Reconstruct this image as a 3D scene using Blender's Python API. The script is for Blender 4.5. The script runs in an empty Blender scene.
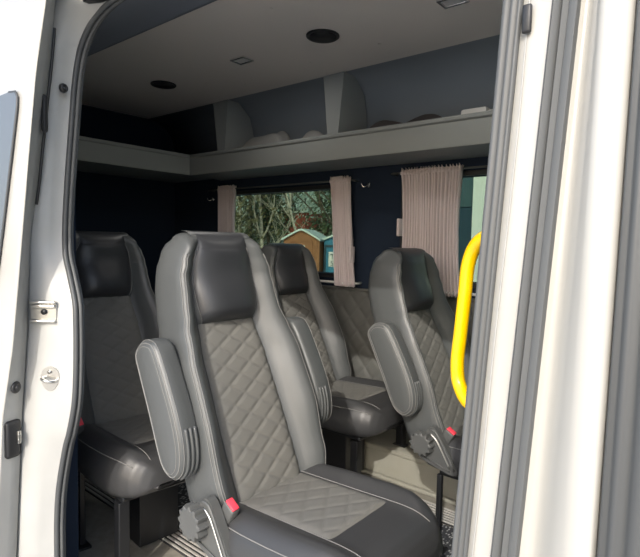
import bpy, bmesh, math, random
from mathutils import Vector, Matrix
random.seed(7)
scene = bpy.context.scene
COL = scene.collection
PI = math.pi

# ------------------------------------------------------------------ helpers
def mesh_obj(name, bm, mat, parent=None, smooth=True, recalc=True):
    if recalc:
        bmesh.ops.recalc_face_normals(bm, faces=bm.faces[:])
    me = bpy.data.meshes.new(name)
    bm.to_mesh(me); bm.free()
    if smooth:
        for p in me.polygons: p.use_smooth = True
    if isinstance(mat, (list, tuple)):
        for m in mat: me.materials.append(m)
    else:
        me.materials.append(mat)
    o = bpy.data.objects.new(name, me)
    COL.objects.link(o)
    if parent: o.parent = parent
    return o

def sharp(o, ang=40):
    me = o.data
    try: me.set_sharp_from_angle(angle=math.radians(ang))
    except Exception: pass
    return o

def empty(name, loc=(0, 0, 0), rz=0):
    o = bpy.data.objects.new(name, None)
    o.location = loc; o.rotation_euler = (0, 0, rz); o.empty_display_size = .1
    COL.objects.link(o)
    return o

def tag(o, label, cat, group=None, kind=None):
    o['label'] = label; o['category'] = cat
    if group: o['group'] = group
    if kind: o['kind'] = kind
    return o

def struct(o, label=None):
    o['kind'] = 'structure'
    if label: o['label'] = label
    return o

def copy_tree(o, parent=None):
    c = o.copy(); COL.objects.link(c)
    if parent: c.parent = parent
    for ch in o.children: copy_tree(ch, c)
    return c

def box(bm, x0, x1, y0, y1, z0, z1, bev=0.0, seg=2, M=None, mi=0):
    r = bmesh.ops.create_cube(bm, size=1)
    vs = r['verts']
    for v in vs:
        v.co = Vector(((x0+x1)/2+v.co.x*(x1-x0), (y0+y1)/2+v.co.y*(y1-y0), (z0+z1)/2+v.co.z*(z1-z0)))
    faces = set(f for v in vs for f in v.link_faces)
    if bev > 0:
        es = list(set(e for v in vs for e in v.link_edges))
        rr = bmesh.ops.bevel(bm, geom=es, offset=bev, segments=seg, affect='EDGES', profile=.5)
        vs = list(set(vs_ for f in rr['faces'] for vs_ in f.verts) | set(v for v in vs if v.is_valid))
        faces = set(f for v in vs for f in v.link_faces)
    for f in faces: f.material_index = mi
    if M is not None:
        for v in vs: v.co = M @ v.co
    return vs

def grid(bm, rows, close_u=False, cap=False, mi=0):
    """rows: list of lists of Vector (same length)."""
    vr = [[bm.verts.new(p) for p in r] for r in rows]
    n = len(rows[0])
    for i in range(len(rows)-1):
        for j in range(n if close_u else n-1):
            k = (j+1) % n
            f = bm.faces.new((vr[i][j], vr[i][k], vr[i+1][k], vr[i+1][j])); f.material_index = mi
    if cap:
        f = bm.faces.new(vr[0][::-1]); f.material_index = mi
        f = bm.faces.new(vr[-1]); f.material_index = mi
    return vr

def cat_rom(pts, n, closed=False):
    pts = [Vector(p) for p in pts]
    out = []
    N = len(pts)
    segs = N if closed else N-1
    for i in range(segs):
        if closed:
            p0, p1, p2, p3 = pts[(i-1) % N], pts[i], pts[(i+1) % N], pts[(i+2) % N]
        else:
            p1, p2 = pts[i], pts[i+1]
            p0 = pts[i-1] if i > 0 else p1*2-p2
            p3 = pts[i+2] if i+2 < N else p2*2-p1
        for k in range(n):
            t = k/n
            out.append(.5*((2*p1)+(p2-p0)*t+(2*p0-5*p1+4*p2-p3)*t*t+(3*p1-p0-3*p2+p3)*t**3))
    if not closed: out.append(pts[-1].copy())
    return out

def tube(bm, pts, r, seg=8, closed=False, mi=0, rad=None):
    pts = [Vector(p) for p in pts]
    n = len(pts)
    rows = []
    up = None
    for i, p in enumerate(pts):
        if closed: t = pts[(i+1) % n]-pts[i-1]
        else: t = (pts[min(i+1, n-1)]-pts[max(i-1, 0)])
        if t.length < 1e-9: t = Vector((0, 0, 1))
        t.normalize()
        if up is None:
            a = Vector((0, 0, 1)) if abs(t.z) < .9 else Vector((1, 0, 0))
            up = (a-t*a.dot(t)).normalized()
        else:
            up = up-t*up.dot(t)
            up = up.normalized() if up.length > 1e-6 else Vector((1, 0, 0))
        s = t.cross(up)
        rr = rad[i] if rad else r
        rows.append([p+(up*math.cos(2*PI*k/seg)+s*math.sin(2*PI*k/seg))*rr for k in range(seg)])
    if closed:
        rows.append(rows[0])
        vr = grid(bm, rows[:-1], close_u=True, mi=mi)
        # bridge, matching nearest vertex
        a, b = vr[-1], vr[0]
        off = min(range(seg), key=lambda o: (a[0].co-b[o].co).length)
        for j in range(seg):
            k = (j+1) % seg
            try:
                f = bm.faces.new((a[j], a[k], b[(k+off) % seg], b[(j+off) % seg])); f.material_index = mi
            except ValueError: pass
    else:
        grid(bm, rows, close_u=True, cap=True, mi=mi)

def cyl(bm, c, axis, r, h, seg=24, r2=None, mi=0, bev=0):
    axis = Vector(axis).normalized()
    c = Vector(c); r2 = r if r2 is None else r2
    a = Vector((0, 0, 1)) if abs(axis.z) < .9 else Vector((1, 0, 0))
    u = (a-axis*a.dot(axis)).normalized(); w = axis.cross(u)
    prof = [(-h/2, r), (h/2, r2)] if not bev else [(-h/2, r-bev), (-h/2+bev, r), (h/2-bev, r2), (h/2, r2-bev)]
    grid(bm, [[c+axis*z+(u*math.cos(2*PI*k/seg)+w*math.sin(2*PI*k/seg))*rr for k in range(seg)] for z, rr in prof],
         close_u=True, cap=True, mi=mi)

def extrude_poly(bm, poly, vec, mi=0):
    vec = Vector(vec)
    a = [bm.verts.new(Vector(p)) for p in poly]
    b = [bm.verts.new(Vector(p)+vec) for p in poly]
    n = len(a)
    fs = [bm.faces.new(a[::-1]), bm.faces.new(b)]
    for i in range(n): fs.append(bm.faces.new((a[i], a[(i+1) % n], b[(i+1) % n], b[i])))
    for f in fs: f.material_index = mi

def lerp(a, b, t): return a+(b-a)*t
def interp(tab, x):
    if x <= tab[0][0]: return tab[0][1]
    for (x0, y0), (x1, y1) in zip(tab, tab[1:]):
        if x <= x1:
            t = (x-x0)/(x1-x0); return y0+(y1-y0)*t
    return tab[-1][1]
def sm(t):
    t = max(0, min(1, t)); return t*t*(3-2*t)
def interps(tab, x):
    if x <= tab[0][0]: return tab[0][1]
    for (x0, y0), (x1, y1) in zip(tab, tab[1:]):
        if x <= x1: return y0+(y1-y0)*sm((x-x0)/(x1-x0))
    return tab[-1][1]

# ------------------------------------------------------------------ materials
def S(c):  # srgb 0-255 -> linear
    return tuple(((v/255)/12.92 if v/255 <= .04045 else ((v/255+.055)/1.055)**2.4) for v in c)

def mat(name, col, rough=.5, metal=0, bump=0, bscale=60, var=0, vscale=8, spec=.5, detail=4, sheen=0, coat=0):
    m = bpy.data.materials.new(name); m.use_nodes = True
    nt = m.node_tree; b = nt.nodes['Principled BSDF']
    b.inputs['Base Color'].default_value = (*col, 1)
    b.inputs['Roughness'].default_value = rough
    b.inputs['Metallic'].default_value = metal
    b.inputs['Specular IOR Level'].default_value = spec
    if sheen: b.inputs['Sheen Weight'].default_value = sheen
    if coat: b.inputs['Coat Weight'].default_value = coat; b.inputs['Coat Roughness'].default_value = .1
    if bump or var:
        tc = nt.nodes.new('ShaderNodeTexCoord')
    if bump:
        n = nt.nodes.new('ShaderNodeTexNoise'); n.inputs['Scale'].default_value = bscale; n.inputs['Detail'].default_value = detail
        bp = nt.nodes.new('ShaderNodeBump'); bp.inputs['Strength'].default_value = bump; bp.inputs['Distance'].default_value = .002
        nt.links.new(tc.outputs['Object'], n.inputs['Vector'])
        nt.links.new(n.outputs['Fac'], bp.inputs['Height']); nt.links.new(bp.outputs['Normal'], b.inputs['Normal'])
    if var:
        n = nt.nodes.new('ShaderNodeTexNoise'); n.inputs['Scale'].default_value = vscale; n.inputs['Detail'].default_value = 5
        nt.links.new(tc.outputs['Object'], n.inputs['Vector'])
        r = nt.nodes.new('ShaderNodeMapRange'); r.inputs['From Min'].default_value = .3; r.inputs['From Max'].default_value = .7
        r.inputs['To Min'].default_value = 1-var; r.inputs['To Max'].default_value = 1+var
        nt.links.new(n.outputs['Fac'], r.inputs['Value'])
        mx = nt.nodes.new('ShaderNodeMix'); mx.data_type = 'RGBA'; mx.blend_type = 'MULTIPLY'; mx.inputs[0].default_value = 1
        mx.inputs[6].default_value = (*col, 1)
        nt.links.new(r.outputs['Result'], mx.inputs[7])
        nt.links.new(mx.outputs[2], b.inputs['Base Color'])
    return m

M = {}
M['leather'] = mat('grey_leather', (.070, .0755, .077), .40, bump=.25, bscale=420, spec=.55)
M['leather_dark'] = mat('black_leather', (.018, .020, .024), .42, bump=.2, bscale=420, spec=.45)
M['leather_cushion'] = mat('charcoal_leather', (.040, .041, .043), .40, bump=.2, bscale=420, spec=.5)
M['leather_headrest'] = mat('headrest_leather', (.030, .032, .036), .38, bump=.2, bscale=420, spec=.5)
M['fabric'] = mat('quilted_fabric', (.150, .149, .138), .8, bump=.35, bscale=700, spec=.25)
M['thread'] = mat('stitch_thread', (.19, .19, .185), .7, spec=.2)
M['black_metal'] = mat('black_metal', (.012, .013, .015), .35, bump=.1, bscale=60)
M['black_plastic'] = mat('black_plastic', (.02, .021, .023), .45, bump=.15, bscale=300)
M['grey_plastic'] = mat('grey_plastic', (.075, .078, .077), .5, bump=.1, bscale=200)
M['red_plastic'] = mat('red_plastic', (.75, .05, .08), .4)
M['steel'] = mat('brushed_steel', (.5, .5, .48), .35, metal=1, bump=.1, bscale=150)
M['chrome'] = mat('chrome', (.8, .8, .8), .15, metal=1)
M['dark_wall'] = mat('dark_felt_wall', (.016, .025, .044), .9, bump=.4, bscale=300, spec=.2)
M['panel'] = mat('quilted_wall_vinyl', (.115, .117, .110), .5, bump=.2, bscale=400, spec=.4)
M['ceil'] = mat('ceiling_fabric', (.76, .72, .68), .95, bump=.3, bscale=500, spec=.1)
M['header'] = mat('header_trim', (.26, .29, .35), .85, bump=.2, bscale=300, spec=.2)
M['cove'] = mat('rack_backing', (.26, .29, .32), .9, bump=.2, bscale=300, spec=.2)
M['rack'] = mat('rack_plastic', (.30, .32, .315), .6, bump=.1, bscale=200, spec=.3)
M['paint'] = mat('white_body_paint', (.385, .38, .355), .3, spec=.5, coat=.4, var=.02, vscale=3)
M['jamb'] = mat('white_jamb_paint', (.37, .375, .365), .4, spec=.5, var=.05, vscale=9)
M['rubber'] = mat('grey_rubber', (.055, .06, .064), .5, bump=.1, bscale=100, spec=.5)
M['rubber_mid'] = mat('grey_seal', (.085, .09, .092), .55, bump=.1, bscale=100)
M['yellow'] = mat('yellow_enamel', (.93, .56, .0), .3, coat=.3)
M['riser'] = mat('cream_riser', (.27, .265, .225), .6, bump=.1, bscale=40, var=.08, vscale=6)
M['floor'] = mat('beige_floor', (.26, .245, .21), .7, bump=.3, bscale=60, var=.15, vscale=30)
M['rail'] = mat('floor_rail', (.5, .49, .46), .45, metal=.3)
M['rail_groove'] = mat('rail_groove', (.03, .03, .032), .7)
M['curtain'] = mat('curtain_cloth', (.62, .545, .55), .9, bump=.3, bscale=500, spec=.1, sheen=.2)
M['cloth_grey'] = mat('grey_cloth', (.33, .33, .32), .9, bump=.4, bscale=90)
M['cloth_dark'] = mat('dark_cloth', (.055, .05, .05), .9, bump=.4, bscale=90)
M['white'] = mat('white_plastic', (.7, .7, .68), .5)
M['lamp'] = mat('lamp_diffuser', (.6, .6, .6), .25, bump=.6, bscale=120)
M['asphalt'] = mat('pale_paving', (.55, .53, .49), .9, bump=.5, bscale=30, var=.2, vscale=2)
M['brown'] = mat('brown_boards', (.30, .13, .055), .7, var=.12, vscale=6)
M['roofgreen'] = mat('pale_green_roof', (.62, .72, .66), .6)
M['blue'] = mat('blue_cabin', (.03, .20, .33), .5)
M['bark'] = mat('bark', (.10, .08, .055), .9, bump=.5, bscale=20, var=.3)
M['birch'] = mat('pale_bark', (.45, .42, .34), .9, bump=.5, bscale=20, var=.3)
M['brick'] = mat('red_brick', (.36, .10, .07), .9, var=.2, vscale=3)
M['wallwhite'] = mat('pale_render', (.72, .76, .70), .7)
M['teal'] = mat('teal_cladding', (.015, .045, .07), .35)
M['tealup'] = mat('teal_glazing', (.04, .085, .10), .2)

def leafmat(name, c1, c2):
    m = mat(name, c1, .6)
    nt = m.node_tree; b = nt.nodes['Principled BSDF']
    g = nt.nodes.new('ShaderNodeNewGeometry'); r = nt.nodes.new('ShaderNodeValToRGB')
    r.color_ramp.elements[0].color = (*c1, 1); r.color_ramp.elements[1].color = (*c2, 1)
    nt.links.new(g.outputs['Random Per Island'], r.inputs['Fac']); nt.links.new(r.outputs['Color'], b.inputs['Base Color'])
    return m
M['leaf_a'] = leafmat('evergreen_leaf', (.025, .05, .022), (.09, .12, .05))
M['leaf_b'] = leafmat('olive_leaf', (.07, .075, .03), (.18, .16, .07))
M['leaf_c'] = leafmat('silver_leaf', (.22, .32, .25), (.75, .88, .78))

def glassmat(name, tint, gl=.08):
    m = bpy.data.materials.new(name); m.use_nodes = True
    nt = m.node_tree; nt.nodes.clear()
    o = nt.nodes.new('ShaderNodeOutputMaterial'); t = nt.nodes.new('ShaderNodeBsdfTransparent'); t.inputs[0].default_value = (*tint, 1)
    g = nt.nodes.new('ShaderNodeBsdfGlossy'); g.inputs['Roughness'].default_value = .02
    lw = nt.nodes.new('ShaderNodeLayerWeight'); lw.inputs['Blend'].default_value = .5
    pw = nt.nodes.new('ShaderNodeMath'); pw.operation = 'POWER'; pw.inputs[1].default_value = 4
    fr = nt.nodes.new('ShaderNodeMath'); fr.operation = 'MULTIPLY_ADD'; fr.inputs[1].default_value = .5; fr.inputs[2].default_value = .02
    nt.links.new(lw.outputs['Facing'], pw.inputs[0]); nt.links.new(pw.outputs[0], fr.inputs[0])
    mx = nt.nodes.new('ShaderNodeMixShader')
    nt.links.new(fr.outputs[0], mx.inputs[0]); nt.links.new(t.outputs[0], mx.inputs[1]); nt.links.new(g.outputs[0], mx.inputs[2])
    nt.links.new(mx.outputs[0], o.inputs[0])
    return m
M['glass'] = glassmat('tinted_window_glass', (.46, .52, .47))
def darkglass():
    m = mat('privacy_glass', (.11, .125, .145), .3, spec=.22); return m
M['doorglass'] = darkglass()

def matmat():
    m = mat('speckled_carpet', (.06, .063, .068), .95)
    nt = m.node_tree; b = nt.nodes['Principled BSDF']
    tc = nt.nodes.new('ShaderNodeTexCoord'); v = nt.nodes.new('ShaderNodeTexVoronoi'); v.inputs['Scale'].default_value = 95
    mp = nt.nodes.new('ShaderNodeMapping'); mp.inputs['Scale'].default_value = (1, .55, 1)
    r = nt.nodes.new('ShaderNodeValToRGB')
    r.color_ramp.elements[0].position = .22; r.color_ramp.elements[0].color = (.36, .37, .37, 1)
    r.color_ramp.elements[1].position = .42; r.color_ramp.elements[1].color = (.035, .038, .045, 1)
    nt.links.new(tc.outputs['Object'], mp.inputs[0]); nt.links.new(mp.outputs[0], v.inputs['Vector'])
    nt.links.new(v.outputs['Distance'], r.inputs['Fac']); nt.links.new(r.outputs['Color'], b.inputs['Base Color'])
    return m
M['carpet'] = matmat()

# ------------------------------------------------------------------ camera
r0 = Vector((0.76682564, 0.6414654, 0.02237358)); d0 = Vector((0.06025059, -0.03723398, -0.9974886)); f0 = Vector((-0.63902137, 0.76624785, -0.06720063))
cam = bpy.data.cameras.new('camera'); camo = bpy.data.objects.new('camera', cam); COL.objects.link(camo)
R3 = Matrix((r0, -d0, -f0)).transposed()
camo.matrix_world = Matrix.Translation((0, 0, 1.16)) @ R3.to_4x4()
cam.sensor_width = 36; cam.lens = 525/640*36; cam.clip_start = .02; cam.clip_end = 300
scene.camera = camo

# ------------------------------------------------------------------ light
w = bpy.data.worlds.new('sky'); scene.world = w; w.use_nodes = True
nt = w.node_tree; bg = nt.nodes['Background']
sk = nt.nodes.new('ShaderNodeTexSky'); sk.sky_type = 'NISHITA'; sk.sun_disc = False
sk.sun_elevation = math.radians(34); sk.air_density = 1.0; sk.dust_density = 2.5; sk.ozone_density = 1
sun_dir = Vector((.34, -.76, .57)).normalized()
sk.sun_rotation = math.atan2(sun_dir.x, sun_dir.y)
nt.links.new(sk.outputs[0], bg.inputs[0]); bg.inputs[1].default_value = .30
sl = bpy.data.lights.new('sun', 'SUN'); sl.energy = 2.35; sl.angle = math.radians(.6); sl.color = (1, .95, .87)
so = bpy.data.objects.new('sun', sl); COL.objects.link(so)
so.rotation_euler = sun_dir.to_track_quat('Z', 'Y').to_euler(); so.location = (3, -8, 7)
vs = scene.view_settings
vs.view_transform = 'Standard'; vs.look = 'None'; vs.gamma = 1; vs.exposure = 0.32; vs.use_curve_mapping = False
scene.cycles.max_bounces = 10; scene.cycles.diffuse_bounces = 6; scene.cycles.transparent_max_bounces = 8
scene.cycles.sample_clamp_indirect = 8

# ================================================================== SHELL
XR, XF = -3.5, 2.0          # rear and front ends
bm = bmesh.new(); box(bm, XR, XF, .70, 2.46, -.05, 0, 0)
struct(mesh_obj('floor', bm, M['floor'], smooth=False))

# far wall with two window holes
WY = 2.42
W1 = (-2.93, -1.83, .985, 1.478); W2 = (-1.44, -.25, .985, 1.50)
bm = bmesh.new()
def wallseg(x0, x1, z0, z1): box(bm, x0, x1, WY, WY+.06, z0, z1)
wallseg(XR, W1[0], -.05, 2.1); wallseg(W1[1], W2[0], -.05, 2.1); wallseg(W2[1], XF, -.05, 2.1)
wallseg(W1[0], W1[1], -.05, W1[2]); wallseg(W1[0], W1[1], W1[3], 2.1)
wallseg(W2[0], W2[1], -.05, W2[2]); wallseg(W2[0], W2[1], W2[3], 2.1)
struct(mesh_obj('wall_left', bm, M['dark_wall'], smooth=False))
for i, (x0, x1, z0, z1) in enumerate((W1, W2)):
    root = empty('window_%d' % (i+1), ((x0+x1)/2, WY+.03, z0)); struct(root)
    cx_, cz_ = (x0+x1)/2, z0
    bm = bmesh.new()
    fw = .025
    for a in ((x0-fw, x1+fw, z1, z1+fw), (x0-fw, x1+fw, z0-fw, z0), (x0-fw, x0, z0, z1), (x1, x1+fw, z0, z1)):
        box(bm, a[0]-cx_, a[1]-cx_, -.042, -.028, a[2]-cz_, a[3]-cz_, .003)
    o = mesh_obj('window_frame', bm, M['black_plastic'], root, smooth=False)
    bm = bmesh.new(); box(bm, x0-cx_, x1-cx_, .008, .013, 0, z1-cz_)
    mesh_obj('window_pane', bm, M['glass'], root, smooth=False)
# rear wall, right rear wall (behind the door), front wall
bm = bmesh.new(); box(bm, XR-.05, XR, .66, 2.48, -.05, 2.1)
struct(mesh_obj('wall_rear', bm, M['dark_wall'], smooth=False))
bm = bmesh.new(); box(bm, XR, -1.70, .76, .80, -.05, 2.1)
struct(mesh_obj('wall_right', bm, M['dark_wall'], smooth=False))
bm = bmesh.new(); box(bm, XF, XF+.05, .66, 2.48, -.05, .85); box(bm, XF, XF+.05, .66, 2.48, 1.85, 2.1); box(bm, XF, XF+.05, .66, .78, .85, 1.85); box(bm, XF, XF+.05, 2.40, 2.48, .85, 1.85)
box(bm, -.20, XF, .78, .82, -.05, .9); box(bm, -.20, .0, .78, .82, .9, 2.1); box(bm, .9, XF, .78, .82, .9, 2.1); box(bm, .0, .9, .78, .82, 1.6, 2.1)
struct(mesh_obj('wall_front', bm, M['dark_wall'], smooth=False))
root = empty('window_3', (XF+.02, 1.59, .85)); struct(root)
bm = bmesh.new(); box(bm, 0, .006, -.81, .81, 0, 1.0); mesh_obj('window_pane', bm, M['glass'], root, smooth=False)
# ceiling
bm = bmesh.new(); box(bm, -3.46, XF, 1.235, 2.16, 2.03, 2.05)
struct(mesh_obj('ceiling', bm, M['ceil'], smooth=False))
bm = bmesh.new(); box(bm, XR-.05, XF+.05, .72, 2.48, 2.10, 2.16)
struct(mesh_obj('ceiling', bm, M['paint'], smooth=False))
# header trim above the door: from ceiling edge down to door top
bm = bmesh.new()
prof = cat_rom([(0, 1.255, 2.028), (0, 1.15, 2.012), (0, .98, 1.945), (0, .84, 1.86), (0, .765, 1.795)], 5)
pf = [p.copy() for p in prof] + [p+Vector((0, -.01, .02)) for p in prof[::-1]]
grid(bm, [[Vector((x, p.y, p.z)) for p in pf] for x in (-3.48, -2.6, -1.6, -.6, XF)], close_u=True, cap=True)
struct(mesh_obj('trim_1', bm, M['header']))
# roof cove behind the rack
bm = bmesh.new()
prof = cat_rom([(0, 2.15, 2.036), (0, 2.26, 2.02), (0, 2.36, 1.95), (0, 2.405, 1.82), (0, 2.415, 1.60)], 5)
pf = [p.copy() for p in prof] + [p+Vector((0, .006, .012)) for p in prof[::-1]]
grid(bm, [[Vector((x, p.y, p.z)) for p in pf] for x in (-3.48, -2.4, -1.2, XF)], close_u=True, cap=True)
struct(mesh_obj('trim_2', bm, M['cove']))

# quilted lower panel on the far wall
def quilt_h(u, v, pu, pv, d=.006, wd=.10, off=0.0):
    a = (u/pu+v/pv+off); b = (u/pu-v/pv+off)
    da = abs(a-round(a)); db = abs(b-round(b))
    g = lambda q: 1-math.exp(-(q/wd)**1.4)
    return d*g(da)*g(db)
bm = bmesh.new()
rows = []
x0, x1, z0, z1 = -3.45, .3, .165, .895
NU, NV = 420, 84
for j in range(NV+1):
    z = lerp(z0, z1, j/NV)
    rows.append([Vector((lerp(x0, x1, i/NU), WY-.008-quilt_h(lerp(x0, x1, i/NU), z, .115, .135, .008, .08), z)) for i in range(NU+1)])
grid(bm, rows)
box(bm, x0, x1, WY-.007, WY-.001, z0, z1)
box(bm, x0, x1, WY-.022, WY-.001, z1, z1+.016, .004)
struct(mesh_obj('trim_3', bm, M['panel'], recalc=False))

# riser (long boxed step along the far wall)
bm = bmesh.new()
prof = [(2.17, .002), (2.17, .14), (2.178, .156), (2.195, .163), (WY-.012, .163), (WY-.012, .002)]
grid(bm, [[Vector((x, y, z)) for y, z in prof] for x in (-3.45, .3)], close_u=True, cap=True)
box(bm, -3.45, .3, 2.145, 2.169, .002, .022, .006)
box(bm, -3.45, .3, 2.163, 2.171, .135, .157, .003)
ri = sharp(mesh_obj('trim_4', bm, M['riser'])); struct(ri)

# aisle carpet and ribbed floor rails
bm = bmesh.new(); box(bm, -3.4, .3, 1.285, 1.965, .001, .006, .002)
tag(mesh_obj('aisle_carpet', bm, M['carpet'], smooth=False), 'dark speckled carpet running along the aisle floor between the seats', 'carpet')
def rail(y0, y1, nr, label):
    root = empty('floor_rail', (-1.5, (y0+y1)/2, 0)); tag(root, label, 'floor rail', 'ribbed floor rails')
    yc = (y0+y1)/2
    bm = bmesh.new(); box(bm, -1.9, 1.8, y0-yc, y1-yc, .001, .006)
    mesh_obj('rail_bed', bm, M['rail_groove'], root, smooth=False)
    bm = bmesh.new()
    for k in range(nr):
        y = lerp(y0+.008, y1-.008, k/(nr-1))-yc
        box(bm, -1.9, 1.8, y-.0045, y+.0045, .006, .013, .002)
    mesh_obj('rail_ribs', bm, M['rail'], root, smooth=False)
rail(1.975, 2.09, 6, 'ribbed light floor rail beside the cream riser along the far side')
rail(1.12, 1.235, 6, 'ribbed light floor rail under the near seats beside the carpet')

# ================================================================== overhead rack
rack = empty('luggage_rack', (-1.6, 2.15, 1.6)); tag(rack, 'grey overhead luggage rack running above the windows and across the rear', 'luggage rack')
ro = Vector((-1.6, 2.15, 1.6))
def rackpart(name, bm, m, smooth=True):
    bmesh.ops.translate(bm, verts=bm.verts[:], vec=-ro)
    return sharp(mesh_obj(name, bm, m, rack, smooth=smooth), 35)
LX = -2.94
bm = bmesh.new()
prof = [(2.152, 1.592), (2.148, 1.60), (2.148, 1.700), (2.138, 1.706), (2.136, 1.716), (2.142, 1.724), (2.162, 1.724), (2.166, 1.716), (2.166, 1.60)]
rows = []
for x in (LX-.006, XF-.01): rows.append([Vector((x, y, z)) for y, z in prof])
grid(bm, rows, close_u=True, cap=True)
rackpart('rack_lip', bm, M['rack'])
bm = bmesh.new()
rows = []
for y in (.86, 2.145): rows.append([Vector((LX-(yy-2.15), y, z)) for yy, z in prof])
grid(bm, rows, close_u=True, cap=True)
rackpart('rack_lip', bm, M['rack'])
bm = bmesh.new()
grid(bm, [[Vector((x, y, z)) for y, z in ((2.167, 1.600), (2.41, 1.583), (2.41, 1.600), (2.167, 1.617))] for x in (LX, XF-.01)], close_u=True, cap=True)
rackpart('rack_shelf', bm, M['rack'])
bm = bmesh.new()
box(bm, -3.48, LX-.018, .86, 2.405, 1.598, 1.612)
rackpart('rack_shelf', bm, M['rack'])
for (xa, xb, xc, xd) in ((-1.80, -1.665, -1.765, -1.695), (-2.705, -2.565, -2.655, -2.585)):
    bm = bmesh.new()
    rows = []
    for t in (0, .25, .5, .75, 1):
        z = lerp(1.725, 2.028, t); a = lerp(xc, xa, t); b = lerp(xd, xb, t)
        yb = interp([(1.6, 2.405), (1.82, 2.395), (1.95, 2.345), (2.0, 2.29), (2.03, 2.24)], z)
        rows.append([Vector((a, 2.150, z)), Vector((b, 2.150, z)), Vector((b, yb, z)), Vector((a, yb, z))])
    grid(bm, rows, close_u=True, cap=True)
    rackpart('rack_divider', bm, M['rack'])

# things lying in the rack
def lump(name, cx, cy, z, lx, ly, h, m, seed, label, cat):
    rnd = random.Random(seed)
    ph = [(rnd.uniform(1, 5), rnd.uniform(1, 5), rnd.uniform(0, 6), rnd.uniform(.08, .22)) for _ in range(7)]
    bm = bmesh.new(); N = 40; K = 14; rows = []
    for i in range(N+1):
        u = -1+2*i/N; row = []
        for j in range(K+1):
            v = -1+2*j/K
            e = max(0, 1-abs(u)**3)*max(0, 1-abs(v)**3)
            hh = e**.5*(1+sum(a*math.sin(p*u+q*v+r) for p, q, r, a in ph)*.45)
            row.append(Vector((u*lx/2, v*ly/2, max(0.002, h*.7*hh)+.001)))
        rows.append(row)
    top = grid(bm, rows)
    # flat bottom
    ring = [top[i][0] for i in range(N+1)]+[top[N][j] for j in range(1, K+1)]+[top[i][K] for i in range(N-1, -1, -1)]+[top[0][j] for j in range(K-1, 0, -1)]
    lo = [bm.verts.new((v.co.x, v.co.y, 0)) for v in ring]
    n = len(ring)
    for i in range(n): bm.faces.new((ring[i], ring[(i+1) % n], lo[(i+1) % n], lo[i]))
    bm.faces.new(lo)
    o = mesh_obj(name, bm, m); o.location = (cx, cy, z); tag(o, label, cat)
    return o
lump('folded_blanket', -2.345, 2.255, 1.617, .46, .15, .27, M['cloth_grey'], 3, 'crumpled grey cloth in the overhead rack right of the left divider', 'blanket')
lump('folded_jacket', -1.955, 2.255, 1.617, .29, .15, .185, M['cloth_grey'], 8, 'creased grey bundle in the rack against the right divider', 'jacket')
lump('dark_bag', -1.36, 2.26, 1.617, .54, .14, .20, M['cloth_dark'], 5, 'flat dark bag in the overhead rack right of the dividers', 'bag')
lump('dark_blanket', -3.2, 1.45, 1.613, .36, .5, .2, M['cloth_dark'], 12, 'dark bundle lying on the rear part of the rack', 'bundle')
bm = bmesh.new(); box(bm, -.06, .06, -.04, .04, 0, .15, .01); box(bm, .06, .17, -.035, .035, 0, .135, .008)
o = mesh_obj('white_box', bm, M['white']); o.location = (-1.0, 2.26, 1.617); tag(o, 'small white box standing in the rack near its front end', 'box'); sharp(o)

# ceiling fittings
def ceil_disc(x, y, label):
    root = empty('ceiling_speaker', (x, y, 2.03)); tag(root, label, 'speaker', 'round black ceiling speakers')
    bm = bmesh.new()
    prof = [(.070, -.001), (.070, -.006), (.066, -.009), (.060, -.007)]
    rows = [[Vector((r*math.cos(2*PI*k/40), r*math.sin(2*PI*k/40), z)) for k in range(40)] for r, z in prof]
    grid(bm, rows, close_u=True, cap=True)
    mesh_obj('rim', bm, M['black_plastic'], root)
    bm = bmesh.new(); cyl(bm, (0, 0, -.0085), (0, 0, 1), .058, .003, 32)
    mesh_obj('grille', bm, M['black_plastic'], root)
ceil_disc(-1.46, 1.733, 'round black ceiling speaker above the two right-hand seats')
ceil_disc(-2.62, 1.733, 'round black ceiling speaker deeper toward the rear rack')
def ceil_light(x, y, label):
    root = empty('ceiling_light', (x, y, 2.03)); tag(root, label, 'light', 'small rectangular ceiling lights')
    bm = bmesh.new()
    box(bm, -.048, .048, -.036, -.024, -.010, -.001, .002); box(bm, -.048, .048, .024, .036, -.010, -.001, .002)
    box(bm, -.048, -.036, -.024, .024, -.010, -.001, .002); box(bm, .036, .048, -.024, .024, -.010, -.001, .002)
    mesh_obj('frame', bm, M['chrome'], root, smooth=False)
    bm = bmesh.new(); box(bm, -.036, .036, -.024, .024, -.008, -.001, .002)
    mesh_obj('diffuser', bm, M['lamp'], root, smooth=False)
    al = bpy.data.lights.new('interior_fill', 'AREA'); al.shape = 'RECTANGLE'; al.size = .07; al.size_y = .045; al.energy = 1.1; al.color = (1, .96, .9)  # faint fill added under the unlit fitting to brighten the interior
    ao = bpy.data.objects.new('interior_fill', al); COL.objects.link(ao); ao.parent = root; ao.location = (0, 0, -.012)
ceil_light(-1.955, 1.725, 'small chrome ceiling light between the two round speakers')
ceil_light(-.885, 1.76, 'small chrome ceiling light nearest the door pillar')
pins = [((209, 106), (-2.24, 2.0)), ((302, 68), (-1.72, 1.95)), ((386, 45), (-1.32, 1.95)), ((296, 6), (-1.45, 1.42)), ((260, 55), (-1.9, 1.72)), ((192, 98), (-2.4, 1.86))]
pl = ['behind the left rack divider', 'nearest the right rack divider', 'right of the big round speaker', 'closest to the header trim', '', 'left of the chrome light']
for (pp, (x, y)), lab in zip(pins, pl):
    if not lab: continue
    bm = bmesh.new(); bmesh.ops.create_uvsphere(bm, u_segments=10, v_segments=6, radius=.006)
    bmesh.ops.scale(bm, vec=(1, 1, .5), verts=bm.verts[:])
    o = mesh_obj('ceiling_stud', bm, M['ceil']); o.location = (x, y, 2.0275); tag(o, 'tiny pale ceiling stud '+lab, 'stud', 'ceiling studs')

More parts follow.
